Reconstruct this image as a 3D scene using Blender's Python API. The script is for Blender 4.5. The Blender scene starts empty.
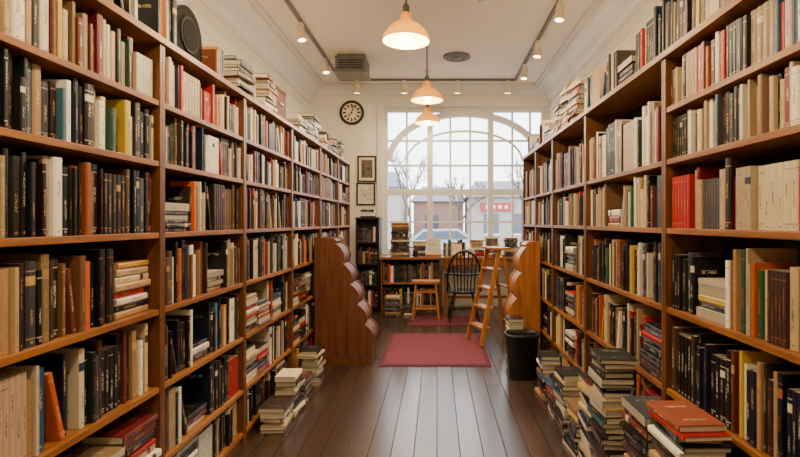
import bpy, math, random
from mathutils import Vector, Matrix
R = random.Random(23)
F = 500.0; CX = 437.0; CY = 222.0; EYE = 1.5
CEIL = 3.92; FARY = 8.85; BACKY = -2.6
WL = -2.25; WR = 2.0
LX = -1.3; RX = 1.1

def s2l(c):
    return tuple(((v/255)/12.92 if v/255 <= .04045 else ((v/255+.055)/1.055)**2.4) for v in c)

# ------------------------------------------------------------ materials
def newmat(name):
    m = bpy.data.materials.new(name); m.use_nodes = True
    nt = m.node_tree
    return m, nt, nt.nodes['Principled BSDF']
def plain(name, col, rough=.5, metal=0, noise=.08, scale=8, emis=None, es=0):
    m, nt, b = newmat(name)
    tc = nt.nodes.new('ShaderNodeTexCoord'); n = nt.nodes.new('ShaderNodeTexNoise')
    n.inputs['Scale'].default_value = scale; n.inputs['Detail'].default_value = 4
    nt.links.new(tc.outputs['Object'], n.inputs['Vector'])
    cr = nt.nodes.new('ShaderNodeValToRGB')
    c = s2l(col)
    cr.color_ramp.elements[0].color = tuple(max(0, v*(1-noise*2)) for v in c)+(1,)
    cr.color_ramp.elements[1].color = tuple(min(1, v*(1+noise)) for v in c)+(1,)
    cr.color_ramp.elements[0].position = .3; cr.color_ramp.elements[1].position = .7
    nt.links.new(n.outputs['Fac'], cr.inputs['Fac'])
    nt.links.new(cr.outputs['Color'], b.inputs['Base Color'])
    b.inputs['Roughness'].default_value = rough; b.inputs['Metallic'].default_value = metal
    if emis:
        b.inputs['Emission Color'].default_value = s2l(emis)+(1,)
        b.inputs['Emission Strength'].default_value = es
    return m
def wood(name, dark, light, axis='Y', rough=.4, scale=14):
    m, nt, b = newmat(name)
    tc = nt.nodes.new('ShaderNodeTexCoord'); mp = nt.nodes.new('ShaderNodeMapping')
    sc = {'X': (.07, 1, 1), 'Y': (1, .07, 1), 'Z': (1, 1, .07)}[axis]
    mp.inputs['Scale'].default_value = sc
    n = nt.nodes.new('ShaderNodeTexNoise'); n.inputs['Scale'].default_value = scale*2
    n.inputs['Detail'].default_value = 6; n.inputs['Distortion'].default_value = .6
    nt.links.new(tc.outputs['Object'], mp.inputs['Vector']); nt.links.new(mp.outputs[0], n.inputs['Vector'])
    cr = nt.nodes.new('ShaderNodeValToRGB')
    cr.color_ramp.elements[0].color = s2l(dark)+(1,); cr.color_ramp.elements[1].color = s2l(light)+(1,)
    cr.color_ramp.elements[0].position = .32; cr.color_ramp.elements[1].position = .68
    nt.links.new(n.outputs['Fac'], cr.inputs['Fac']); nt.links.new(cr.outputs['Color'], b.inputs['Base Color'])
    b.inputs['Roughness'].default_value = rough
    bp = nt.nodes.new('ShaderNodeBump'); bp.inputs['Strength'].default_value = .08
    nt.links.new(n.outputs['Fac'], bp.inputs['Height']); nt.links.new(bp.outputs[0], b.inputs['Normal'])
    return m

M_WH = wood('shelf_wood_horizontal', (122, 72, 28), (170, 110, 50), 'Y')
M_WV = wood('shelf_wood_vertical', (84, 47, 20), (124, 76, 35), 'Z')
M_BACK = wood('shelf_back_shaded_wood', (28, 17, 10), (42, 26, 15), 'Z', .6)  # near-black tone puts the shade behind the books into the colour
M_OAK = wood('oak_light', (146, 88, 38), (186, 120, 60), 'Z', .4)
M_OAKX = wood('oak_counter', (110, 64, 31), (148, 92, 48), 'X', .35)
M_RED = wood('mahogany', (80, 40, 18), (116, 66, 32), 'Z', .62)
M_WALL = plain('wall_paint', (228, 220, 205), .75, noise=.02)
M_CEIL = plain('ceiling_paint', (230, 222, 208), .8, noise=.015)
M_TRIM = plain('white_trim_paint', (218, 215, 210), .4, noise=.02)
M_BLACK = plain('black_paint', (14, 13, 14), .45, noise=.1)
M_MATTE = plain('matte_black', (14, 13, 14), .9, noise=.1)
M_DARK = plain('dark_stain', (34, 25, 21), .7, noise=.15)
M_METAL = plain('brushed_metal', (120, 118, 115), .35, .8)
M_GREY = plain('grey_plastic', (104, 102, 100), .5)
M_WHITE = plain('white_enamel', (235, 230, 220), .3, noise=.01)
M_CREAM = plain('cream_card', (226, 210, 176), .6)
M_BULB = plain('lit_bulb', (255, 240, 200), .4, emis=(255, 218, 145), es=20)
M_SPOT = plain('lit_lens', (255, 245, 225), .4, emis=(255, 225, 175), es=12)
M_PHOTO = plain('sepia_print', (96, 84, 72), .4, noise=.5, scale=14)
M_PRINT = plain('pale_print', (205, 198, 182), .4, noise=.25, scale=22)
M_FACADE = plain('facade_plaster', (166, 158, 152), .8)
M_FAC2 = plain('facade_brick', (152, 118, 104), .8)
M_ROOF = plain('roof_slate', (110, 110, 120), .7)
M_REDSIGN = plain('red_sign_paint', (180, 54, 50), .5)
M_STREET = plain('asphalt', (136, 136, 138), .9)
M_GLASSD = plain('dark_window_glass', (76, 86, 98), .15)
M_BARK = plain('bark', (88, 78, 70), .9)
M_CAR = plain('car_paint', (150, 156, 166), .3)

def shade_mat():
    m, nt, b = newmat('opal_shade')
    b.inputs['Base Color'].default_value = s2l((222, 188, 108))+(1,)
    b.inputs['Roughness'].default_value = .3
    tr = nt.nodes.new('ShaderNodeBsdfTranslucent'); tr.inputs[0].default_value = s2l((255, 220, 116))+(1,)
    mx = nt.nodes.new('ShaderNodeMixShader'); mx.inputs[0].default_value = .25
    out = nt.nodes['Material Output']
    nt.links.new(b.outputs[0], mx.inputs[1]); nt.links.new(tr.outputs[0], mx.inputs[2])
    nt.links.new(mx.outputs[0], out.inputs[0]); return m
M_SHADE = shade_mat()

def floor_mat():
    m, nt, b = newmat('floor_planks')
    tc = nt.nodes.new('ShaderNodeTexCoord'); mp = nt.nodes.new('ShaderNodeMapping')
    mp.inputs['Rotation'].default_value = (0, 0, math.pi/2)
    nt.links.new(tc.outputs['Object'], mp.inputs[0])
    br = nt.nodes.new('ShaderNodeTexBrick'); br.offset = .37; br.squash = 1
    br.inputs['Scale'].default_value = 1; br.inputs['Brick Width'].default_value = 2.3
    br.inputs['Row Height'].default_value = .15; br.inputs['Mortar Size'].default_value = .0036
    br.inputs['Mortar Smooth'].default_value = .4; br.inputs['Bias'].default_value = 0
    br.inputs['Color1'].default_value = s2l((52, 38, 31))+(1,)
    br.inputs['Color2'].default_value = s2l((74, 55, 45))+(1,)
    br.inputs['Mortar'].default_value = s2l((22, 16, 13))+(1,)
    nt.links.new(mp.outputs[0], br.inputs['Vector'])
    mp2 = nt.nodes.new('ShaderNodeMapping'); mp2.inputs['Scale'].default_value = (1, .05, 1)
    nt.links.new(tc.outputs['Object'], mp2.inputs[0])
    n = nt.nodes.new('ShaderNodeTexNoise'); n.inputs['Scale'].default_value = 30; n.inputs['Detail'].default_value = 5
    nt.links.new(mp2.outputs[0], n.inputs['Vector'])
    mr = nt.nodes.new('ShaderNodeMapRange'); mr.inputs[3].default_value = .65; mr.inputs[4].default_value = 1.35
    nt.links.new(n.outputs['Fac'], mr.inputs[0])
    mx = nt.nodes.new('ShaderNodeMix'); mx.data_type = 'RGBA'; mx.blend_type = 'MULTIPLY'; mx.inputs[0].default_value = 1
    nt.links.new(br.outputs['Color'], mx.inputs[6]); nt.links.new(mr.outputs[0], mx.inputs[7])
    nt.links.new(mx.outputs[2], b.inputs['Base Color'])
    sc = nt.nodes.new('ShaderNodeSeparateColor'); nt.links.new(br.outputs['Color'], sc.inputs[0])
    r1 = nt.nodes.new('ShaderNodeMapRange'); r1.inputs[1].default_value = .03; r1.inputs[2].default_value = .062
    r1.inputs[3].default_value = .29; r1.inputs[4].default_value = .22
    nt.links.new(sc.outputs[0], r1.inputs[0])
    r2 = nt.nodes.new('ShaderNodeMix'); r2.data_type = 'FLOAT'; nt.links.new(br.outputs['Fac'], r2.inputs[0])
    nt.links.new(r1.outputs[0], r2.inputs[2]); r2.inputs[3].default_value = .8
    nt.links.new(r2.outputs[0], b.inputs['Roughness'])
    s3 = nt.nodes.new('ShaderNodeMapRange'); s3.inputs[3].default_value = .75; s3.inputs[4].default_value = .15
    nt.links.new(br.outputs['Fac'], s3.inputs[0]); nt.links.new(s3.outputs[0], b.inputs['Specular IOR Level'])
    bp = nt.nodes.new('ShaderNodeBump'); bp.inputs['Strength'].default_value = .12; bp.inputs['Distance'].default_value = .01
    iv = nt.nodes.new('ShaderNodeMath'); iv.operation = 'SUBTRACT'; iv.inputs[0].default_value = 1
    nt.links.new(br.outputs['Fac'], iv.inputs[1]); nt.links.new(iv.outputs[0], bp.inputs['Height'])
    nt.links.new(bp.outputs[0], b.inputs['Normal'])
    return m
M_FLOOR = floor_mat()
def rug_mat():
    m, nt, b = newmat('rug_weave')
    tc = nt.nodes.new('ShaderNodeTexCoord')
    w = nt.nodes.new('ShaderNodeTexNoise'); w.inputs['Scale'].default_value = 90
    nt.links.new(tc.outputs['Object'], w.inputs['Vector'])
    cr = nt.nodes.new('ShaderNodeValToRGB')
    cr.color_ramp.elements[0].color = s2l((88, 28, 42))+(1,); cr.color_ramp.elements[1].color = s2l((122, 46, 62))+(1,)
    nt.links.new(w.outputs['Fac'], cr.inputs[0]); nt.links.new(cr.outputs[0], b.inputs['Base Color'])
    b.inputs['Roughness'].default_value = .95
    bp = nt.nodes.new('ShaderNodeBump'); bp.inputs['Strength'].default_value = .3
    nt.links.new(w.outputs['Fac'], bp.inputs['Height']); nt.links.new(bp.outputs[0], b.inputs['Normal'])
    return m
M_RUG = rug_mat()
M_RUGB = plain('rug_border', (84, 27, 39), .95)

def book_mat():
    m, nt, b = newmat('book_covers'); L = nt.links
    def att(nm):
        a = nt.nodes.new('ShaderNodeAttribute'); a.attribute_name = nm; return a
    col = att('col').outputs['Color']; txt = att('txt').outputs['Color']; rnd = att('rnd').outputs['Fac']
    uv = nt.nodes.new('ShaderNodeUVMap'); uv.uv_map = 'UVMap'
    sp = nt.nodes.new('ShaderNodeSeparateXYZ'); L.new(uv.outputs[0], sp.inputs[0])
    u, v = sp.outputs[0], sp.outputs[1]
    def ma(op, a, b_=None):
        n = nt.nodes.new('ShaderNodeMath'); n.operation = op
        for i, x in enumerate((a, b_)):
            if x is None: continue
            if isinstance(x, (int, float)): n.inputs[i].default_value = x
            else: L.new(x, n.inputs[i])
        return n.outputs[0]
    def rng(x, lo, hi): return ma('MULTIPLY', ma('GREATER_THAN', x, lo), ma('LESS_THAN', x, hi))
    def mul(*a):
        r = a[0]
        for x in a[1:]: r = ma('MULTIPLY', r, x)
        return r
    wn = nt.nodes.new('ShaderNodeTexWhiteNoise'); wn.noise_dimensions = '2D'
    cb = nt.nodes.new('ShaderNodeCombineXYZ')
    L.new(ma('ADD', ma('FLOOR', ma('MULTIPLY', v, 64)), ma('MULTIPLY', rnd, 91)), cb.inputs[0])
    L.new(ma('FLOOR', ma('MULTIPLY', u, 11)), cb.inputs[1]); L.new(cb.outputs[0], wn.inputs['Vector'])
    letters = ma('MULTIPLY', ma('GREATER_THAN', wn.outputs['Value'], .45), .7)
    f7 = ma('FRACT', ma('MULTIPLY', rnd, 7.3)); f5 = ma('FRACT', ma('MULTIPLY', rnd, 13.7)); f3 = ma('FRACT', ma('MULTIPLY', rnd, 29.1))
    lo = ma('ADD', ma('MULTIPLY', f3, .3), .2)
    ln = ma('ADD', ma('MULTIPLY', f5, .25), .18)
    title = mul(ma('GREATER_THAN', v, lo), ma('LESS_THAN', v, ma('ADD', lo, ln)), rng(u, .36, .64), letters)
    bands = mul(ma('ADD', rng(v, .88, .895), rng(v, .09, .105)), rng(u, 0, 1.1), ma('GREATER_THAN', f7, .6), ma('ADD', 0, .7))
    block = mul(rng(v, .72, .83), rng(u, -.1, 1.1), ma('LESS_THAN', f5, .1))
    pub = mul(rng(v, .04, .07), rng(u, .35, .65), .6)
    cover = mul(rng(u, 2.25, 2.75), ma('ADD', rng(v, .7, .76), rng(v, .2, .23)), letters)
    mask = ma('MINIMUM', ma('ADD', ma('ADD', title, bands), ma('ADD', ma('ADD', block, pub), cover)), 1)
    mx = nt.nodes.new('ShaderNodeMix'); mx.data_type = 'RGBA'
    L.new(mask, mx.inputs[0]); L.new(col, mx.inputs[6]); L.new(txt, mx.inputs[7])
    L.new(mx.outputs[2], b.inputs['Base Color'])
    b.inputs['Roughness'].default_value = .42
    return m
M_BOOK = book_mat()

# ------------------------------------------------------------ mesh builder
class MB:
    def __init__(s): s.v = []; s.f = []; s.m = []; s.sm = []; s.mats = []; s.M = Matrix.Identity(4)
    def mi(s, mat):
        if mat not in s.mats: s.mats.append(mat)
        return s.mats.index(mat)
    def add(s, vs, fs, mat, smooth=False):
        o = len(s.v); k = s.mi(mat)
        s.v += [tuple(s.M @ Vector(p)) for p in vs]
        for f in fs:
            s.f.append(tuple(i+o for i in f)); s.m.append(k); s.sm.append(smooth)
    def box(s, x0, x1, y0, y1, z0, z1, mat):
        s.add([(x0,y0,z0),(x1,y0,z0),(x1,y1,z0),(x0,y1,z0),(x0,y0,z1),(x1,y0,z1),(x1,y1,z1),(x0,y1,z1)],
              [(0,3,2,1),(4,5,6,7),(0,1,5,4),(1,2,6,5),(2,3,7,6),(3,0,4,7)], mat)
    def cyl(s, p0, p1, r0, mat, r1=None, n=14):
        r1 = r0 if r1 is None else r1
        p0 = Vector(p0); p1 = Vector(p1); d = (p1-p0).normalized()
        a = d.orthogonal().normalized(); b = d.cross(a)
        vs = []
        for p, r in ((p0, r0), (p1, r1)):
            for i in range(n):
                t = 2*math.pi*i/n; vs.append(p+a*math.cos(t)*r+b*math.sin(t)*r)
        s.add(vs, [(i, (i+1) % n, n+(i+1) % n, n+i) for i in range(n)], mat, True)
        s.add(vs[:n], [tuple(range(n))[::-1]], mat); s.add(vs[n:], [tuple(range(n))], mat)
    def beam(s, p0, p1, w, t, mat, side=(0,0,1)):
        p0 = Vector(p0); p1 = Vector(p1); d = (p1-p0).normalized(); sd = Vector(side)
        a = d.cross(sd).normalized(); b = d.cross(a).normalized()
        vs = [p+a*i*w/2+b*j*t/2 for p in (p0, p1) for i, j in ((-1,-1),(1,-1),(1,1),(-1,1))]
        s.add(vs, [(0,3,2,1),(4,5,6,7),(0,1,5,4),(1,2,6,5),(2,3,7,6),(3,0,4,7)], mat)
    def lathe(s, prof, c, mat, n=32):
        vs = []
        for r, z in prof:
            for i in range(n):
                t = 2*math.pi*i/n; vs.append((c[0]+r*math.cos(t), c[1]+r*math.sin(t), c[2]+z))
        fs = [(k*n+i, k*n+(i+1) % n, (k+1)*n+(i+1) % n, (k+1)*n+i) for k in range(len(prof)-1) for i in range(n)]
        s.add(vs, fs, mat, True)
    def prism(s, poly, y0, y1, mat):
        n = len(poly)
        vs = [(x, y0, z) for x, z in poly]+[(x, y1, z) for x, z in poly]
        s.add(vs, [tuple(range(n)), tuple(range(n, 2*n))[::-1]]+[(i, i+n, (i+1) % n+n, (i+1) % n) for i in range(n)], mat)
    def tube(s, pts, r, mat, n=10):
        for a, b in zip(pts[:-1], pts[1:]): s.cyl(a, b, r, mat, n=n)
    def build(s, name, bevel=0):
        me = bpy.data.meshes.new(name); me.from_pydata(s.v, [], s.f)
        for m in s.mats: me.materials.append(m)
        me.polygons.foreach_set('material_index', s.m); me.polygons.foreach_set('use_smooth', s.sm)
        me.update(); ob = bpy.data.objects.new(name, me); bpy.context.scene.collection.objects.link(ob)
        if bevel:
            bv = ob.modifiers.new('bevel', 'BEVEL'); bv.width = bevel; bv.segments = 2; bv.limit_method = 'ANGLE'
        return ob

def child_light(parent, kind, loc, power, col, size=.05, rot=None, spot=None, name='bulb_light'):
    l = bpy.data.lights.new(name, kind); l.energy = power; l.color = col
    if kind in ('POINT', 'SPOT'): l.shadow_soft_size = size
    if spot: l.spot_size = spot; l.spot_blend = .6
    o = bpy.data.objects.new(name, l); bpy.context.scene.collection.objects.link(o)
    o.location = loc
    if rot is not None: o.rotation_euler = rot
    o.parent = parent; return o

# ------------------------------------------------------------ books
class Books:
    def __init__(s): s.v=[]; s.f=[]; s.col=[]; s.txt=[]; s.rnd=[]; s.uv=[]
    def book(s, O, A, S, U, t, h, d, col, txt):
        O=Vector(O); A=Vector(A); S=Vector(S); U=Vector(U); o=len(s.v)
        b=min(.12*t,.006); c=min(.0025,t*.15); e=.004
        out=[(0,-d),(0,-b),(.22*t,0),(.78*t,0),(t,-b),(t,-d)]
        inn=[(c,-d),(c,-b-c),(t-c,-b-c),(t-c,-d)]
        def P(p,z):
            q=O+A*p[0]+S*p[1]+U*z; return (q.x,q.y,q.z)
        s.v += [P(p,0) for p in out]+[P(p,h) for p in out]
        s.v += [P(p,h) for p in inn]+[P(p,h-e) for p in inn]+[P(p,0) for p in inn]+[P(p,e) for p in inn]
        rn=R.random()
        pv=R.uniform(.4,.66); page=(pv,pv*.88,pv*.68)
        N=[-1.0,-1.0]
        def F(idx,c_,uv=None):
            s.f.append(tuple(o+i for i in idx)); s.col.append(c_+(1,)); s.txt.append((txt if uv else c_)+(1,)); s.rnd.append(rn)
            if uv:
                for q in uv: s.uv += q
            else:
                for _ in idx: s.uv += N
        F((0,1,7,6),col,[(2,0),(3,0),(3,1),(2,1)])
        F((1,2,8,7),col,[(0,0),(.22,0),(.22,1),(0,1)])
        F((2,3,9,8),col,[(.22,0),(.78,0),(.78,1),(.22,1)])
        F((3,4,10,9),col,[(.78,0),(1,0),(1,1),(.78,1)])
        F((4,5,11,10),col,[(3,0),(2,0),(2,1),(3,1)])
        F((5,0,6,11),page)
        for base,ib,lb in ((6,12,16),(0,20,24)):
            F((base,base+1,ib+1,ib),col); F((base+1,base+2,base+3,base+4,ib+2,ib+1),col); F((base+4,base+5,ib+3,ib+2),col)
            F((ib,ib+1,lb+1,lb),page); F((ib+1,ib+2,lb+2,lb+1),page); F((ib+2,ib+3,lb+3,lb+2),page)
            F((lb,lb+1,lb+2,lb+3),page)
    def build(s,name):
        me=bpy.data.meshes.new(name); me.from_pydata(s.v,[],s.f); me.materials.append(M_BOOK)
        for nm,dt in (('col',s.col),('txt',s.txt)):
            a=me.attributes.new(nm,'FLOAT_COLOR','FACE'); a.data.foreach_set('color',[x for c in dt for x in c])
        a=me.attributes.new('rnd','FLOAT','FACE'); a.data.foreach_set('value',s.rnd)
        uv=me.uv_layers.new(name='UVMap'); uv.data.foreach_set('uv',s.uv)
        me.update(); ob=bpy.data.objects.new(name,me); bpy.context.scene.collection.objects.link(ob); return ob

DARK=[(16,16,20),(27,24,25),(12,21,38),(36,24,22),(18,30,29),(50,34,29),(10,10,12),(44,18,18),(18,27,52),(58,42,33)]
LIGHT=[(224,208,178),(234,226,210),(200,178,142),(184,158,118),(240,232,216),(172,140,98)]
BRIGHT=[(168,22,20),(190,34,26),(134,15,21),(200,140,40),(30,70,110),(34,80,60),(204,94,34),(100,23,31),(218,180,62),(62,102,128)]
MID=[(112,80,52),(88,60,42),(128,102,72),(70,74,84),(100,46,32),(66,72,84),(136,74,42)]
def pick(st):
    w={'dark':(.64,.14,.10,.12),'mixed':(.42,.24,.17,.17),'light':(.28,.48,.12,.12),'warm':(.28,.36,.25,.11),'brown':(.38,.26,.13,.23)}[st]
    g=R.choices((DARK,LIGHT,BRIGHT,MID),w)[0]
    if st=='warm' and g is BRIGHT and R.random()<.5: c=R.choice(BRIGHT[:3])
    else: c=R.choice(g)
    j=R.uniform(.85,1.12)
    c=tuple(min(255,max(5,x*j+R.uniform(-5,5))) for x in c); lum=sum(c)/3
    if lum>150: t=R.choice([(50,44,40),(120,36,36),(40,50,80),(80,68,54)])
    else: t=R.choice([(212,200,172),(204,168,92),(220,214,200),(180,142,82),(160,90,70)])
    return s2l(c),s2l(t)

def stack(B,cx,cy,z,side,n=None,hmax=None,st='mixed',maxw=.26,jit=.02,big=False):
    S=Vector((-side,0,0)); zz=z+.001
    k=0
    while True:
        t=R.uniform(.018,.042) if not big else R.uniform(.02,.045)
        if n and k>=n: break
        if hmax and zz+t>z+hmax: break
        h=R.uniform(.2,maxw); d=h*R.uniform(.66,.76); c,tx=pick(st)
        ang=R.uniform(-.12,.12) if jit>.01 else R.uniform(-.03,.03)
        rot=Matrix.Rotation(ang,3,'Z'); s2=rot@S; u2=rot@Vector((0,1,0))
        if R.random()<.25: s2,u2=-s2,-u2
        O=Vector((cx,cy,zz))+s2*(d/2)-u2*(h/2)+Vector((R.uniform(-jit,jit)*.5,R.uniform(-jit,jit),0))
        B.book(O,(0,0,1),s2,u2,t,h,d,c,tx); zz+=t+.0012; k+=1
    return zz

def fill(B,side,y0,y1,z,clear,st,xf,setback=.03,stackp=.05,dens=1.0,hr=None):
    S=Vector((-side,0,0)); y=y0+.006
    hmax=min(clear-.015,.34); hmin=.17
    if hr: hmin,hmax=hr[0],min(hr[1],hmax)
    base=min(clear*R.uniform(.74,.88),.27) if not hr else (hmin+hmax)/2
    while y<y1-.02:
        r=R.random()
        if r<stackp and y1-y>.27:
            w=R.uniform(.2,.24)
            stack(B,xf+side*(.115),y+w/2+.012,z,side,hmax=min(clear-.03,R.uniform(.1,.3)),st=st,maxw=.23,jit=.004)
            y+=w+.03; continue
        if r>dens and y1-y>.2:
            y+=R.uniform(.02,.06); continue
        series=R.random()<.16; n=R.randint(3,6) if series else R.randint(1,3)
        c,tx=pick(st); h0=min(hmax,max(hmin,base+R.uniform(-.03,.035))); t0=R.uniform(.014,.034); d0=R.uniform(.13,.19)
        sb=setback+R.uniform(-.012,.015)
        for _ in range(n):
            if not series:
                c,tx=pick(st); h0=min(hmax,max(hmin,base+R.uniform(-.04,.045))); t0=R.choice((R.uniform(.011,.026),R.uniform(.018,.042))); d0=R.uniform(.13,.19); sb=setback+R.uniform(-.015,.015)
            if y+t0>y1-.004: y=y1; break
            B.book((xf+side*sb,y,z+.001),(0,1,0),S,(0,0,1),t0,h0,d0,c,tx); y+=t0+.0008
        if R.random()<.06 and y1-y>.12:
            a=R.uniform(.12,.28)*1; h=h0*.92; c,tx=pick(st); t=.022
            y+=h*math.sin(a)+.001
            Aax=Vector((0,math.cos(a),math.sin(a))); U=Vector((0,-math.sin(a),math.cos(a)))
            B.book((xf+side*(setback),y,z+.001),Aax,S,U,t,h,.15,c,tx); y+=t*math.cos(a)+.004

# ------------------------------------------------------------ bookcases
def bookcase(side,xf,y0,y1,levels,top):
    m=MB(); xb=xf+side*.3; a,b=min(xf,xb),max(xf,xb); T=.022
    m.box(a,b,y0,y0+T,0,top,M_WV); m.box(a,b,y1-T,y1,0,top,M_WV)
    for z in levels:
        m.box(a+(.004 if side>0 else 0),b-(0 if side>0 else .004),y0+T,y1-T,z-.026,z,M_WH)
    m.box(min(xf-side*.012,xb),max(xf-side*.012,xb),y0,y1,top,top+.032,M_WH)
    zb=levels[0]-.026
    m.box(min(xf+side*.02,xf+side*.035),max(xf+side*.02,xf+side*.035),y0+T,y1-T,0,zb,M_WV)
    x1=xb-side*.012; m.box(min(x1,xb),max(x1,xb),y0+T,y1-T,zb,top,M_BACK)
    return m.build('bookcase',.002)

LLEV=[.08,.37,.725,1.09,1.45,1.785,2.07]; LTOP=2.34
RLEV=[.08,.36,.70,1.09,1.47,1.80]; RTOP=2.29
LB=[.15,1.25,2.37,3.39,4.5,5.6,6.6,7.47]
RB=[.0,1.2,2.43,3.72,4.78,5.6,6.4]
lstyle={1:['brown','brown','brown','dark','dark','mixed','mixed'],0:['mixed']*7,2:['mixed','brown','dark','brown','dark','dark','warm']}
for i in range(len(LB)-1):
    y0,y1=LB[i],LB[i+1]; bookcase(-1,LX,y0,y1,LLEV,LTOP)
    B=Books()
    for k,z in enumerate(LLEV):
        nxt=(LLEV+[LTOP+.026])[k+1]-.026
        st=lstyle.get(i,[R.choice(['mixed','dark','mixed','brown']) for _ in LLEV])[k]
        e=y1-.022; s=y0+.022
        hr=None; sp=.012 if k>2 else .04
        if i==1: sp=0
        if i==1 and k==4: hr=(.245,.275)
        if i==1 and k==3:
            stack(B,LX-.12,2.2,z,-1,hmax=.25,st='warm',jit=.006); e=2.06; hr=(.25,.3)
        if i==1 and k==2: hr=(.24,.31)
        if i==1 and k==1:
            stack(B,LX-.08,2.2,z,-1,hmax=.27,st='light',jit=.01); stack(B,LX-.08,1.93,z,-1,hmax=.22,st='warm',jit=.01)
            stack(B,LX-.08,1.66,z,-1,hmax=.17,st='mixed',jit=.01); e=1.52
        if i==2 and k==4: stack(B,LX-.11,2.55,z,-1,hmax=.16,st='dark',jit=.004); s=2.69
        if i in (3,4) and k in (1,2): 
            stack(B,LX-.1,y0+.16,z,-1,hmax=.27,st='mixed',jit=.006); stack(B,LX-.1,y0+.42,z,-1,hmax=.2,st='mixed',jit=.006); s=y0+.56
        fill(B,-1,s,e,z,nxt-z,st,LX,stackp=sp,dens=.98,hr=hr)
    B.build('shelved_books')
for i in range(len(RB)-1):
    y0,y1=RB[i],RB[i+1]; lv=RLEV+([2.05] if i<2 else [])
    bookcase(1,RX,y0,y1,lv,RTOP); B=Books()
    for k,z in enumerate(lv):
        nxt=(lv+[RTOP+.026])[k+1]-.026
        st=R.choice(['mixed','dark','mixed'])
        if i==1: st=['mixed','mixed','dark','mixed','warm','warm','warm'][k]
        if i==2: st=['mixed','mixed','mixed','dark','light','light'][k]
        hr=(.27,.4) if nxt-z>.4 else None
        s=y0+.022; e=y1-.022
        if i==1 and k==6: hr=(.17,.215)
        if i==1 and k in (3,2): hr=(.23,.32)
        if i==2 and k in (1,2):
            stack(B,RX+.1,y0+.17,z,1,hmax=.28,st='mixed',jit=.006); s=y0+.31
        if i==3 and k in (1,2,3):
            stack(B,RX+.1,y0+.5,z,1,hmax=.22,st='mixed',jit=.006); fill(B,1,s,y0+.36,z,nxt-z,st,RX,stackp=0); s=y0+.64
        fill(B,1,s,e,z,nxt-z,st,RX,stackp=(0 if (i==1 and k>3) else .012) if k>1 else .1,dens=.97,hr=hr)
    B.build('shelved_books')

# books & stacks on top of cases
B=Books()
zt=LTOP+.032
fill(B,-1,1.3,2.3,zt,.34,'dark',LX,setback=.06,stackp=.1)
fill(B,-1,2.42,2.62,zt,.3,'dark',LX,setback=.05,stackp=0)
fill(B,-1,3.02,3.2,zt,.3,'mixed',LX,setback=.05,stackp=0,hr=(.17,.24))
y=3.45
while y<7.3:
    if not (4.08<y<4.66): stack(B,LX-.1,y,zt,-1,hmax=R.uniform(.12,.34),st='mixed')
    if R.random()<.35 and not (3.9<y<4.5): fill(B,-1,y+.13,y+.3,zt,.3,'mixed',LX,setback=.06,stackp=0,hr=(.17,.24)); y+=.18
    y+=R.uniform(.27,.36)
B.build('top_shelf_books')
B=Books(); zr=RTOP+.032
fill(B,1,1.3,3.7,zr,.34,'mixed',RX,setback=.04,stackp=.04)
fill(B,1,3.72,3.95,zr,.34,'mixed',RX,setback=.05,stackp=0)
for yy,hh in ((4.15,.35),(4.42,.42),(4.7,.3)): stack(B,RX+.11,yy,zr,1,hmax=hh,st='mixed')
fill(B,1,4.85,6.35,zr,.3,'mixed',RX,setback=.05,stackp=.35)
B.build('top_shelf_books')

# floor piles
def pile(lst,side):
    for x,y,h,st in lst:
        B=Books(); stack(B,x,y,0,side,hmax=h,st=st,maxw=.26,jit=.02); B.build('book_stack')
pile([(.93,2.66,.82,'mixed'),(.96,2.97,.58,'brown'),(.96,3.28,.34,'dark'),(.96,3.6,.44,'mixed'),(.965,3.93,.3,'mixed'),(.965,4.3,.38,'dark'),
      (.95,2.2,.72,'brown'),(.94,1.88,.78,'mixed')],1)
pile([(-1.17,3.66,.2,'dark'),(-1.17,3.95,.32,'mixed'),(-1.17,4.28,.22,'brown'),(-1.17,4.7,.34,'mixed')],-1)

# ------------------------------------------------------------ room
def boxobj(name,x0,x1,y0,y1,z0,z1,mat,bevel=0):
    m=MB(); m.box(x0,x1,y0,y1,z0,z1,mat); return m.build(name,bevel)
boxobj('floor',WL-.15,WR+.15,BACKY-.15,FARY+.25,-.12,0,M_FLOOR)
boxobj('ceiling',WL-.15,WR+.15,BACKY-.15,FARY+.25,CEIL,CEIL+.15,M_CEIL)
boxobj('wall_left',WL-.15,WL,BACKY,FARY,0,CEIL,M_WALL)
boxobj('wall_right',WR,WR+.15,BACKY,FARY,0,CEIL,M_WALL)
boxobj('wall_back',WL,WR,BACKY-.15,BACKY,0,CEIL,M_WALL)
WX0,WX1,WZ0,WZ1=-.956,1.94,.94,3.54
m=MB()
m.box(WL,WX0,FARY,FARY+.25,0,CEIL,M_WALL); m.box(WX1,WR,FARY,FARY+.25,0,CEIL,M_WALL)
m.box(WX0,WX1,FARY,FARY+.25,0,WZ0,M_WALL); m.box(WX0,WX1,FARY,FARY+.25,WZ1,CEIL,M_WALL)
m.build('wall_far')
boxobj('wall_left_furring',WL,LX-.303,BACKY,7.47,0,2.3,M_WALL)
boxobj('wall_right_furring',RX+.303,WR,BACKY,6.4,0,2.25,M_WALL)
prof=[(0,0),(.03,0),(.03,.05),(.06,.08),(.1,.17),(.19,.24),(.24,.25),(.24,.29),(.29,.29),(.29,.33),(0,.33)]
def crown(side,x,nm):
    m=MB(); m.prism([(x-side*px,CEIL-.33+pz) for px,pz in prof],BACKY,FARY,M_TRIM)
    m.box(min(x,x-side*.02),max(x,x-side*.02),BACKY,FARY,CEIL-.47,CEIL-.43,M_TRIM); m.build(nm)
crown(-1,WL,'trim_1'); crown(1,WR,'trim_2')
m=MB(); m.M=Matrix.Translation((0,FARY,0))@Matrix.Rotation(-math.pi/2,4,'Z')
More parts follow.
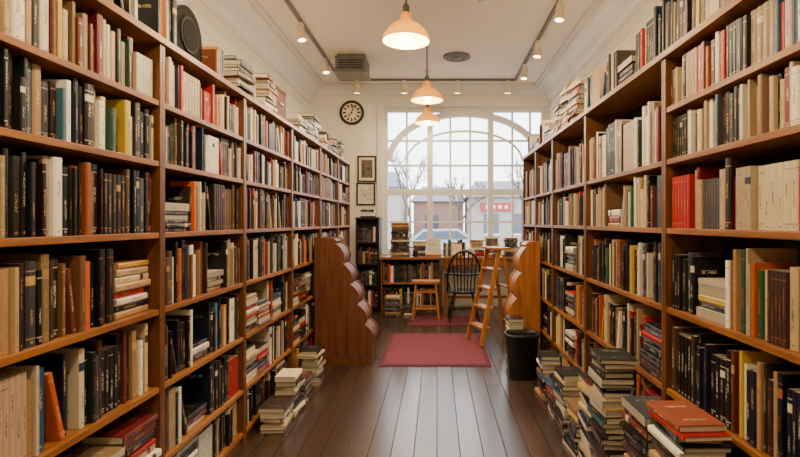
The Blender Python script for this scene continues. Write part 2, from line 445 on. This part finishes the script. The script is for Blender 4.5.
m.prism([(px*.5,CEIL-.2+pz*.6) for px,pz in prof],WL+.01,WR-.01,M_TRIM)
o=m.build('trim_3')
boxobj('baseboard_far',WL,-1.42,FARY-.02,FARY,0,.16,M_TRIM)
boxobj('baseboard_left',WL,WL+.02,7.48,FARY-.02,0,.16,M_TRIM)
boxobj('baseboard_right',WR-.02,WR,6.41,FARY,0,.16,M_TRIM)

# ------------------------------------------------------------ window
m=MB(); WY=FARY+.1
def pxX(p): return (p-CX)*FARY/F
def pxZ(p): return EYE-(p-CY)*FARY/F
def vb(x,w,z0=WZ0,z1=WZ1,d=.05): m.box(x-w/2,x+w/2,WY-d/2,WY+d/2,z0,z1,M_TRIM)
def hb(z,w,x0=WX0,x1=WX1,d=.046): m.box(x0,x1,WY-d/2,WY+d/2,z-w/2,z+w/2,M_TRIM)
vb(WX0+.04,.08,d=.1); vb(WX1-.04,.08,d=.1); hb(WZ1-.04,.08,d=.098); hb(WZ0+.04,.08,d=.098)
for p in (430,491): vb(pxX(p),.1,d=.12)
hb(pxZ(192),.11,d=.118)
for p in (406.5,450.5,470.5,513,531): vb(pxX(p),.036)
for p in (165,140,222): hb(pxZ(p),.036)
cxw=(WX0+WX1)/2; zs=pxZ(160)
def arch(rx,rz,w,d):
    N=40; vs=[]
    for i in range(N+1):
        t=math.pi*i/N
        for rr in (0,w):
            vs+= [(cxw+(rx-rr)*math.cos(t),WY-d/2,zs+(rz-rr)*math.sin(t)),(cxw+(rx-rr)*math.cos(t),WY+d/2,zs+(rz-rr)*math.sin(t))]
    fs=[]
    for i in range(N):
        a=i*4; b=a+4
        fs+=[(a,a+2,b+2,b),(a+1,b+1,b+3,a+3),(a,b,b+1,a+1),(a+2,a+3,b+3,b+2)]
    m.add(vs,fs,M_TRIM)
arch((WX1-WX0)/2-.06,pxZ(110)-zs,.1,.13)
arch((WX1-WX0)/2-.4,pxZ(110)-zs-.34,.036,.044)
m.box(WX0-.1,WX0,FARY-.025,FARY+.001,WZ0,WZ1+.1,M_TRIM)
m.box(WX0,WR-.003,FARY-.025,FARY+.001,WZ1,WZ1+.1,M_TRIM)
m.box(WX0-.1,WR-.003,FARY-.04,FARY+.06,WZ0-.045,WZ0-.001,M_TRIM)
m.build('window_1',.003)

# ------------------------------------------------------------ pendant lamps
WARM=(1,.79,.5)
def pendant(x,y,z,power,shadesize=.21):
    m=MB(); r=shadesize
    prof=[(r,-.085),(r*.98,-.07),(r*.93,-.04),(r*.8,0),(r*.58,.045),(r*.34,.075),(r*.26,.095),(r*.24,.14),(r*.14,.16),(.012,.165)]
    m.lathe(prof,(x,y,z),M_SHADE)
    m.lathe([(a-.006,b-.006) for a,b in prof[:-1]],(x,y,z),M_SHADE)
    m.lathe([(r,-.085),(r+.004,-.088),(r-.006,-.091)],(x,y,z),M_WHITE)
    m.lathe([(.001,-.085),(.035,-.075),(.052,-.045),(.045,-.01),(.02,.03),(.018,.07)],(x,y,z),M_BULB,20)
    m.lathe([(.03,.16),(.03,.22),(.012,.235)],(x,y,z),M_METAL,16)
    m.cyl((x,y,z+.2),(x,y,CEIL),.009,M_METAL,n=8)
    m.lathe([(.012,-.05),(.05,-.035),(.06,0)],(x,y,CEIL),M_WHITE,20)
    o=m.build('pendant_lamp')
    child_light(o,'POINT',(x,y,z-.13),power,WARM,.07)
for x,y in ((-.27,4.37),(-.13,6.5),(-.15,8.0),(-.27,2.2),(-.27,.1)): pendant(x,y,3.17,98 if y<5 else 50)  # the two nearest pendants are out of view, added to light the foreground

# ------------------------------------------------------------ track lights
m=MB(); TX0,TX1,TY=-1.63,1.33,8.45; tz=CEIL
for x in (TX0,TX1): m.box(x-.018,x+.018,-1,TY,tz-.035,tz,M_GREY)
m.box(TX0,TX1,TY-.018,TY+.018,tz-.036,tz-.0005,M_GREY)
tr=m.build('track_light_rail')
def spot(x,y,tx,tzz,power):
    m=MB(); top=Vector((x,y,tz-.055)); piv=Vector((x,y,tz-.15))
    d=(Vector(tx)-piv).normalized()
    m.cyl(top,piv,.009,M_GREY,n=8); m.box(x-.02,x+.02,y-.04,y+.04,tz-.057,tz-.0365,M_WHITE)
    m.cyl(piv-d*.08,piv+d*.09,.042,M_CREAM,r1=.056,n=18)
    m.cyl(piv+d*.091,piv+d*.093,.046,M_SPOT,n=18)
    o=m.build('track_spotlight')
    if power:
        q=d.to_track_quat('-Z','Y').to_euler()
        child_light(o,'SPOT',piv+d*.11,power,(1,.83,.59),.04,q,math.radians(90),'spot_bulb')
for y in (1.7,3.2,4.6,6.0,7.3): spot(TX0,y,(LX+.05,y-.15,1.4),0,130 if y<6.5 else 20)
for y in (1.6,2.9,4.2,5.4,6.6,7.6): spot(TX1,y,(RX-.05,y-.1,1.4),0,145 if y<6 else 15)
for x in (-1.35,-.55,.35,1.2): spot(x,TY,(x-.1,FARY,1.8),0,0)

# air unit + vent + detector
m=MB(); X,Y=-1.24,7.15
m.box(X-.22,X+.22,Y,Y+.4,CEIL-.26,CEIL-.04,M_GREY); m.box(X-.24,X+.24,Y-.02,Y+.42,CEIL-.28,CEIL-.25,M_METAL)
m.box(X-.2,X+.2,Y+.05,Y+.36,CEIL-.05,CEIL,M_METAL)
for k in range(4): m.box(X-.18,X+.18,Y-.012,Y+.001,CEIL-.22+k*.036,CEIL-.205+k*.036,M_DARK)
m.build('ceiling_air_unit',.005)
m=MB(); m.lathe([(.2,0),(.2,-.02),(.17,-.03),(.165,-.012),(.14,-.012),(.135,-.03),(.11,-.03),(.105,-.012),(.08,-.012),(.075,-.035),(.0,-.035)],(.29,7.3,CEIL),M_GREY); m.build('ceiling_vent')
m=MB(); m.lathe([(.07,0),(.07,-.03),(.045,-.06),(.03,-.06),(0,-.058)],(.5,5.4,CEIL),M_WHITE,24); m.build('smoke_detector')

# ------------------------------------------------------------ wall clock & frames
m=MB(); cx,cz,r=pxX(352),pxZ(113),.215
m.M=Matrix.Translation((cx,FARY,cz))@Matrix.Rotation(math.pi/2,4,'X')
m.lathe([(r,0),(r,.04),(r-.016,.055),(r-.04,.05),(r-.045,.03)],(0,0,0),M_BLACK,40)
m.lathe([(r-.044,.03),(0,.03)],(0,0,0),M_CREAM,40)
for k in range(12):
    a=k*math.pi/6; m.beam((math.cos(a)*.1,math.sin(a)*.1,.033),(math.cos(a)*.155,math.sin(a)*.155,.033),.028,.003,M_BLACK)
m.beam((0,0,.037),(.03,.13,.037),.016,.003,M_BLACK); m.beam((0,0,.04),(-.06,-.07,.04),.018,.003,M_BLACK)
m.cyl((0,0,.03),(0,0,.045),.014,M_BLACK); m.build('wall_clock')
def frame(cx,cz,w,h,mat,fr=M_BLACK):
    m=MB(); y=FARY; f=.025
    m.box(cx-w/2,cx+w/2,y-.03,y,cz+h/2-f,cz+h/2,fr); m.box(cx-w/2,cx+w/2,y-.03,y,cz-h/2,cz-h/2+f,fr)
    m.box(cx-w/2,cx-w/2+f,y-.03,y,cz-h/2+f,cz+h/2-f,fr); m.box(cx+w/2-f,cx+w/2,y-.03,y,cz-h/2+f,cz+h/2-f,fr)
    m.box(cx-w/2+f,cx+w/2-f,y-.012,y,cz-h/2+f,cz+h/2-f,M_CREAM); q=w*.2
    m.box(cx-w/2+q,cx+w/2-q,y-.014,y-.011,cz-h/2+q*1.1,cz+h/2-q*1.1,mat)
    m.build('picture_frame')
frame(pxX(367),pxZ(169),.33,.46,M_PHOTO); frame(pxX(366),pxZ(194),.33,.4,M_PRINT)

# ------------------------------------------------------------ black bookcase by window
m=MB(); x0,x1,y0,y1=-1.36,-.965,8.35,8.72
H=1.55
m.box(x0,x0+.03,y0,y1,0,H,M_BLACK); m.box(x1-.03,x1,y0,y1,0,H,M_BLACK); m.box(x0-.01,x1+.01,y0-.01,y1,H,H+.03,M_BLACK)
m.box(x0+.03,x1-.03,y1-.015,y1,0,H,M_BLACK)
for z in (.06,.42,.78,1.14): m.box(x0+.03,x1-.03,y0,y1-.015,z,z+.025,M_BLACK)
m.build('black_bookcase',.003)
B=Books()
def rowX(B,x0,x1,y,z,clear,st,hr=(.18,.27)):
    x=x0+.005
    while x<x1-.03:
        t=R.uniform(.014,.045); h=min(clear-.02,R.uniform(*hr)); c,tx=pick(st)
        if x+t>x1-.003: break
        B.book((x,y+R.uniform(0,.02),z+.001),(1,0,0),(0,-1,0),(0,0,1),t,h,.17,c,tx); x+=t+.0008
for z in (.085,.445,.805,1.165): rowX(B,x0+.03,x1-.03,y0+.03,z,.33,'dark')
B.build('shelved_books')
def stackX(B,cx,cy,z,hmax,st,w=.26):
    zz=z+.001
    while True:
        t=R.uniform(.02,.045)
        if zz+t>z+hmax: break
        h=R.uniform(w-.06,w); d=h*.7; c,tx=pick(st); a=R.uniform(-.12,.12); rt=Matrix.Rotation(a,3,'Z')
        s2=rt@Vector((0,-1,0)); u2=rt@Vector((1,0,0)); B.book(Vector((cx,cy,zz))+s2*d/2-u2*h/2,(0,0,1),s2,u2,t,h,d,c,tx); zz+=t+.001
B=Books(); stackX(B,-1.17,8.52,H+.03,.16,'brown'); B.build('book_stack')

# ------------------------------------------------------------ low bookshelf + desk under the window
m=MB(); x0,x1,y0,y1=-.93,.06,8.24,8.78; H=.92
m.box(x0-.02,x1+.01,y0-.03,y1,H-.04,H,M_OAKX)
m.box(x0,x0+.03,y0,y1-.02,0,H-.04,M_WV); m.box(x1-.03,x1,y0,y1-.02,0,H-.04,M_WV)
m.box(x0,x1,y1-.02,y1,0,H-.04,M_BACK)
for z in (.06,.47): m.box(x0+.03,x1-.03,y0+.01,y1-.02,z,z+.025,M_WH)
m.box(x0+.03,x1-.03,y0+.03,y0+.045,0,.059,M_WV)
m.build('low_bookshelf',.003)
B=Books()
rowX(B,x0+.03,x1-.03,y0+.05,.495,.385,'mixed',(.24,.34)); rowX(B,x0+.03,x1-.03,y0+.05,.085,.36,'dark',(.22,.32))
B.build('shelved_books')
m=MB(); a,b=.075,1.7
m.box(a,b,y0-.06,y1,H-.035,H,M_OAKX); m.box(a+.05,b-.05,y0-.02,y0,H-.14,H-.035,M_OAKX); m.box(a+.05,b-.05,y1-.04,y1-.02,H-.14,H-.035,M_OAKX)
for X in (a+.04,b-.1):
    for Y in (y0-.03,y1-.08): m.box(X,X+.06,Y,Y+.06,0,H-.035,M_OAKX)
for X in (a+.05,b-.09): m.box(X,X+.04,y0+.03,y1-.08,.2,.25,M_OAKX)
m.box(a+.09,b-.09,8.5,8.53,.2,.25,M_OAKX)
for k in (0,1): 
    m.box(a+.15+k*.5,a+.58+k*.5,y0-.028,y0-.02,H-.13,H-.045,M_OAK); m.cyl((a+.365+k*.5,y0-.028,H-.088),(a+.365+k*.5,y0-.05,H-.088),.014,M_METAL)
m.build('writing_desk',.003)
for cx,cy,h,st,w in ((-.62,8.5,.58,'dark',.34),(-.3,8.6,.26,'mixed',.26),(.68,8.58,.3,'light',.26),(.98,8.64,.2,'mixed',.24),(1.25,8.5,.34,'light',.26),(1.53,8.5,.24,'mixed',.26)):
    B=Books(); stackX(B,cx,cy,H+.001,h,st,w); B.build('book_stack')
B=Books(); rowX(B,.1,.5,8.46,H+.001,.35,'mixed',(.2,.3)); B.build('standing_books')
def stand(x,y,z,w,h,mat,nm):
    m=MB(); z+=.002; m.M=Matrix.Translation((x,y,z))@Matrix.Rotation(-.25,4,'X')
    m.box(-w/2,w/2,.002,.015,.03,h,M_CREAM); m.box(-w/2+.025,w/2-.025,-.003,.002,.06,h-.03,mat)
    m.M=Matrix.Translation((x,y,z))
    m.beam((0,.03,h*.8),(0,.13,.012),.03,.008,M_OAK,(1,0,0)); m.box(-w/2-.01,w/2+.01,-.05,.03,0,.035,M_OAK); m.build(nm)
stand(-.06,8.38,H,.24,.32,M_PRINT,'display_card_stand'); stand(.92,8.33,H,.24,.34,M_PHOTO,'display_card_stand')
stand(.33,8.27,H,.16,.22,M_CREAM,'display_card_stand')
B=Books(); stackX(B,-.7,8.0,0,.36,'mixed'); B.build('book_stack')
B=Books(); stackX(B,-.44,8.08,0,.2,'mixed',.23); B.build('book_stack')
m=MB(); m.box(.5,.62,8.28,8.38,H+.001,H+.12,M_CREAM); m.box(.495,.625,8.275,8.385,H+.12,H+.14,M_WHITE); m.box(.53,.59,8.277,8.28,H+.04,H+.09,M_REDSIGN); m.build('gift_box',.003)
m=MB(); m.lathe([(0,.002),(.035,.002),(.04,.01),(.042,.1),(.037,.1),(.035,.012),(0,.012)],(-.36,8.33,H),M_MATTE,20)
for k in range(5):
    a=k*1.25; m.cyl((-.36+.01*math.cos(a),8.33+.01*math.sin(a),H+.014),(-.36+.034*math.cos(a),8.33+.034*math.sin(a),H+.17),.004,[M_REDSIGN,M_OAK,M_METAL][k%3],n=6)
m.build('pen_pot')

# ------------------------------------------------------------ rugs
def rug(x0,x1,y0,y1):
    m=MB(); m.box(x0,x1,y0,y1,0,.008,M_RUGB); m.box(x0+.05,x1-.05,y0+.05,y1-.05,.008,.011,M_RUG)
    for k in range(int((x1-x0)/.025)):
        x=x0+.012+k*.025; m.box(x,x+.008,y0-.03,y0,0,.004,M_RUG); m.box(x,x+.008,y1,y1+.03,0,.004,M_RUG)
    m.build('rug')
rug(-.61,.57,5.19,6.7); rug(-.42,.75,7.2,7.95)

# ------------------------------------------------------------ stool
G=Matrix.Translation((0,0,.0165))
m=MB(); m.M=G; X,Y,H=-.17,7.68,.59
m.box(X-.21,X+.21,Y-.14,Y+.14,H-.035,H,M_OAK)
for sx in (-1,1):
    for sy in (-1,1): m.beam((X+sx*.15,Y+sy*.1,H-.036),(X+sx*.2,Y+sy*.15,0),.034,.034,M_OAK,(0,1,0))
for sy in (-1,1): m.beam((X-.185,Y+sy*.132,.17),(X+.185,Y+sy*.132,.17),.024,.024,M_OAK,(0,1,0)); m.beam((X-.165,Y+sy*.112,.42),(X+.165,Y+sy*.112,.42),.024,.024,M_OAK,(0,1,0))
for sx in (-1,1): m.beam((X+sx*.175,Y-.12,.27),(X+sx*.175,Y+.12,.27),.024,.024,M_OAK)
m.build('wooden_stool',.004)

# ------------------------------------------------------------ windsor chair (black), back to camera
m=MB(); m.M=Matrix.Translation((0,0,.0185)); X,Y=.4,7.5; SH=.46; BH=.6
m.lathe([(0,-.04),(.2,-.035),(.235,-.015),(.23,0),(.15,-.008),(0,-.012)],(X,Y,SH),M_BLACK,28)
for a,b in ((-1,-1),(1,-1),(-1,1),(1,1)):
    p0=Vector((X+a*.13,Y+b*.13,SH-.03)); p1=Vector((X+a*.22,Y+b*.21,0)); pm=p0.lerp(p1,.45)
    m.cyl(p0,pm,.015,M_BLACK,r1=.022); m.cyl(pm,p1,.022,M_BLACK,r1=.013)
for a in (-1,1): m.cyl((X+a*.185,Y-.175,.18),(X+a*.185,Y+.175,.18),.012,M_BLACK)
m.cyl((X-.185,Y,.18),(X+.185,Y,.18),.012,M_BLACK)
pts=[]
for i in range(21):
    a=math.pi*i/20; x=X+.25*math.cos(a); z=SH+(BH*(math.sin(a)**.6) if i not in (0,20) else 0)
    y=Y-.15-.1*((z-SH)/BH)-.02*math.sin(a); pts.append((x,y,z))
m.tube(pts,.017,M_BLACK)
for i in range(-3,4):
    x=X+i*.058; u=min(.99,abs(x-X)*1.05/.25); z=SH+BH*(math.sin(math.acos(u))**.6)
    m.cyl((X+i*.045,Y-.17,SH-.01),(x,Y-.15-.1*((z-SH)/BH)-.018,z-.004),.009,M_BLACK,n=8)
apts=[]
for i in range(17):
    a=math.pi*i/16; apts.append((X+.28*math.cos(a),Y+.12-.34*math.sin(a),SH+.25))
m.tube(apts,.016,M_BLACK)
for a in (-1,1): m.cyl((X+a*.19,Y+.08,SH-.01),(X+a*.278,Y+.12,SH+.255),.012,M_BLACK)
m.build('windsor_chair')

# ------------------------------------------------------------ folding step ladder
m=MB(); X,Y,H=.74,6.25,1.16
m.M=Matrix.Translation((X,Y,.0))@Matrix.Rotation(math.radians(20),4,'Z')
for sy in (-1,1):
    m.beam((-.3,sy*.2,.019),(-.04,sy*.16,H),.055,.026,M_OAK,(0,1,0))
    m.beam((.22,sy*.18,.004),(.03,sy*.135,H-.06),.04,.022,M_OAK,(0,1,0))
for k in range(1,5):
    f=k/5*1.0; z=H*f; x=-.3+.26*f; hw=.2-.04*f-.01
    m.box(x-.04,x+.08,-hw,hw,z-.024,z,M_OAK)
m.box(-.12,.1,-.2,.2,H,H+.028,M_OAK)
for z in (.25,.7): 
    f=z/H; x=.22-.19*f; hw=.18-.045*f; m.beam((x,-hw,z),(x,hw,z),.03,.02,M_OAK)
m.build('step_ladder',.003)

# ------------------------------------------------------------ scalloped display stands
def scallop(side,x_in,x_top,x_bot,y0,y1,H,mat,nm,zb=.2,nb=4,amp=.05):
    """sloping edge cut in convex lobes that climb toward the shelves"""
    dx,dz=x_top-x_bot,H-zb; L=math.hypot(dx,dz); nx,nz=-side*abs(dz)/L,abs(dx)/L
    pts=[(x_bot,0.0)]; N=nb*12
    for j in range(N+1):
        f=j/N; a=amp*abs(math.sin(math.pi*nb*f))**.75
        pts.append((x_bot+dx*f+nx*a,zb+dz*f+nz*a*.4))
    pts+= [(x_top-side*.012,H+.025),(x_top+side*.012,H+.05),(x_top+side*.05,H+.058),(x_in,H+.058),(x_in,0)]
    m=MB(); m.prism(pts,y0+.03,y1-.03,mat)
    out=[(p[0]-side*.01 if i<len(pts)-2 else p[0],p[1]+(.006 if 0<i<len(pts)-1 else 0)) for i,p in enumerate(pts)]
    m.prism(out,y0,y0+.03,mat); m.prism(out,y1-.03,y1,mat)
    m.box(min(x_in,x_bot),max(x_in,x_bot),y0-.012,y0-.0005,0,.09,mat)
    return m.build(nm,.0015)
scallop(-1,-1.285,-1.08,-.69,5.24,5.66,1.27,M_RED,'scalloped_display_stand',nb=5,amp=.055)
scallop(1,1.085,.95,.8,5.25,5.66,1.23,M_OAK,'scalloped_display_stand',zb=.42,nb=3,amp=.055)

# black waste bin
m=MB(); X,Y=.82,4.83
def ring(r,z,e=.6):
    out=[]
    for i in range(28):
        t=2*math.pi*i/28; c,s_=math.cos(t),math.sin(t)
        out.append((X+r*math.copysign(abs(c)**e,c),Y+r*.85*math.copysign(abs(s_)**e,s_),z))
    return out
rs=[(.125,0),(.13,.01),(.155,.4),(.168,.405),(.168,.43),(.15,.43),(.142,.4),(.12,.03)]
vs=[]
for r,z in rs: vs+=ring(r,z)
fs=[(k*28+i,k*28+(i+1)%28,(k+1)*28+(i+1)%28,(k+1)*28+i) for k in range(len(rs)-1) for i in range(28)]
fs+=[tuple(range(27,-1,-1)),tuple(range(7*28,8*28))]
m.add(vs,fs,M_BLACK,True); m.build('waste_bin')
B=Books(); stack(B,.79,5.105,0,1,hmax=.54,st='light',maxw=.21,jit=.004); B.build('book_stack')

# items on cases
m=MB(); zt=LTOP+.033
x=LX-.1; N=20; pts=[(2.66,0),(2.98,0)]+[(2.82+.16*math.cos(math.pi*i/N),.18+.16*math.sin(math.pi*i/N)) for i in range(N+1)]
n=len(pts); vs=[(x,a,zt+b) for a,b in pts]+[(x-.07,a,zt+b) for a,b in pts]
m.add(vs,[tuple(range(n)),tuple(range(n,2*n))]+[(i,i+n,(i+1)%n+n,(i+1)%n) for i in range(n)],M_MATTE)
m.box(x-.08,x+.012,2.64,3.0,zt,zt+.03,M_DARK)
m.cyl((x+.0005,2.82,zt+.18),(x+.01,2.82,zt+.18),.1,M_DARK,n=28); m.cyl((x+.01,2.82,zt+.18),(x+.013,2.82,zt+.18),.085,M_MATTE,n=28)
m.build('mantel_clock',.003)
m=MB(); m.box(LX-.26,LX-.06,4.25,4.5,zt,zt+.26,M_RED); m.box(LX-.265,LX-.055,4.245,4.505,zt+.26,zt+.285,M_RED); m.box(LX-.06,LX-.05,4.33,4.42,zt+.14,zt+.17,M_METAL); m.build('wooden_box',.004)

# ------------------------------------------------------------ outside
boxobj('street_ground',-40,45,FARY+.3,70,-.2,-.12,M_STREET)
def building(x0,x1,y,h,mat,roof=True,sign=False):
    m=MB(); m.box(x0,x1,y,y+6,-.12,h,mat)
    if roof: m.add([(x0-.2,y-.3,h),(x1+.2,y-.3,h),(x1+.2,y+6.3,h),(x0-.2,y+6.3,h),(x0+.5,y+3,h+1.2),(x1-.5,y+3,h+1.2)],[(0,1,5,4),(3,4,5,2),(0,4,3),(1,2,5),(0,3,2,1)],M_ROOF)
    x=x0+.8
    while x<x1-1.4:
        z=.8
        while z<h-1.2:
            m.box(x,x+.9,y-.03,y+.02,z,z+1.2,M_GLASSD); m.box(x-.08,x+.98,y-.06,y-.001,z-.1,z-.001,M_TRIM); z+=2.2
        x+=1.8
    if sign:
        m.box(x0+.6,x0+2.6,y-.12,y-.03,2.15,2.65,M_REDSIGN)
        for k in range(4): m.box(x0+.9+k*.38,x0+1.1+k*.38,y-.14,y-.121,2.3,2.5,M_TRIM)
    m.build('street_building')
building(-9,-2.2,30,3.6,M_FACADE); building(-1.6,1.8,34,2.9,M_FAC2); building(2.0,6.2,30,3.0,M_FACADE,sign=True); building(6.8,14,31,4.2,M_FAC2)
def tree(x,y,h,seed):
    r=random.Random(seed); m=MB()
    def br(p,d,l,rad,lv):
        q=p+d*l; m.cyl(p,q,rad,M_BARK,r1=rad*.7,n=6)
        if lv==0: return
        for _ in range(3):
            nd=(d+Vector((r.uniform(-.7,.7),r.uniform(-.7,.7),r.uniform(-.1,.5)))).normalized(); br(q,nd,l*r.uniform(.6,.8),rad*.62,lv-1)
    br(Vector((x,y,-.12)),Vector((0,0,1)),h*.3,.1,5); m.build('bare_tree')
tree(-1.4,26,6,3); tree(4.8,28,5.5,5); tree(1.3,29,4.6,9)
m=MB(); cx,cy=.2,20
body=[(-2.1,.25),(-2.15,.6),(-2.0,.8),(-1.3,.88),(-.8,1.3),(.7,1.33),(1.35,.92),(2.05,.8),(2.15,.5),(2.1,.25)]
m.prism([(cx+a,b-.12) for a,b in body],cy,cy+1.7,M_CAR)
m.prism([(cx+a,b-.12) for a,b in [(-1.1,.9),(-.72,1.24),(.62,1.26),(1.1,.94)]],cy-.01,cy+1.71,M_GLASSD)
for wx in (-1.35,1.35):
    for wy in (cy-.03,cy+1.53): m.cyl((cx+wx,wy,.21),(cx+wx,wy+.2,.21),.33,M_BLACK,n=24); m.cyl((cx+wx,wy-.01,.21),(cx+wx,wy+.21,.21),.18,M_METAL,n=16)
m.build('parked_car')

# ------------------------------------------------------------ world
w=bpy.data.worlds.new('overcast_sky'); bpy.context.scene.world=w; w.use_nodes=True
bg=w.node_tree.nodes['Background']; bg.inputs[0].default_value=(.9,.95,1,1); bg.inputs[1].default_value=7

# ------------------------------------------------------------ camera
cam=bpy.data.cameras.new('camera'); co=bpy.data.objects.new('camera',cam); bpy.context.scene.collection.objects.link(co)
cam.sensor_width=36; cam.lens=F/800*36; co.location=(0,0,EYE); co.rotation_euler=(math.pi/2,0,0)
cam.shift_x=(400-CX)/800; cam.shift_y=-(228.5-CY)/800; cam.clip_start=.05; cam.clip_end=200
bpy.context.scene.camera=co
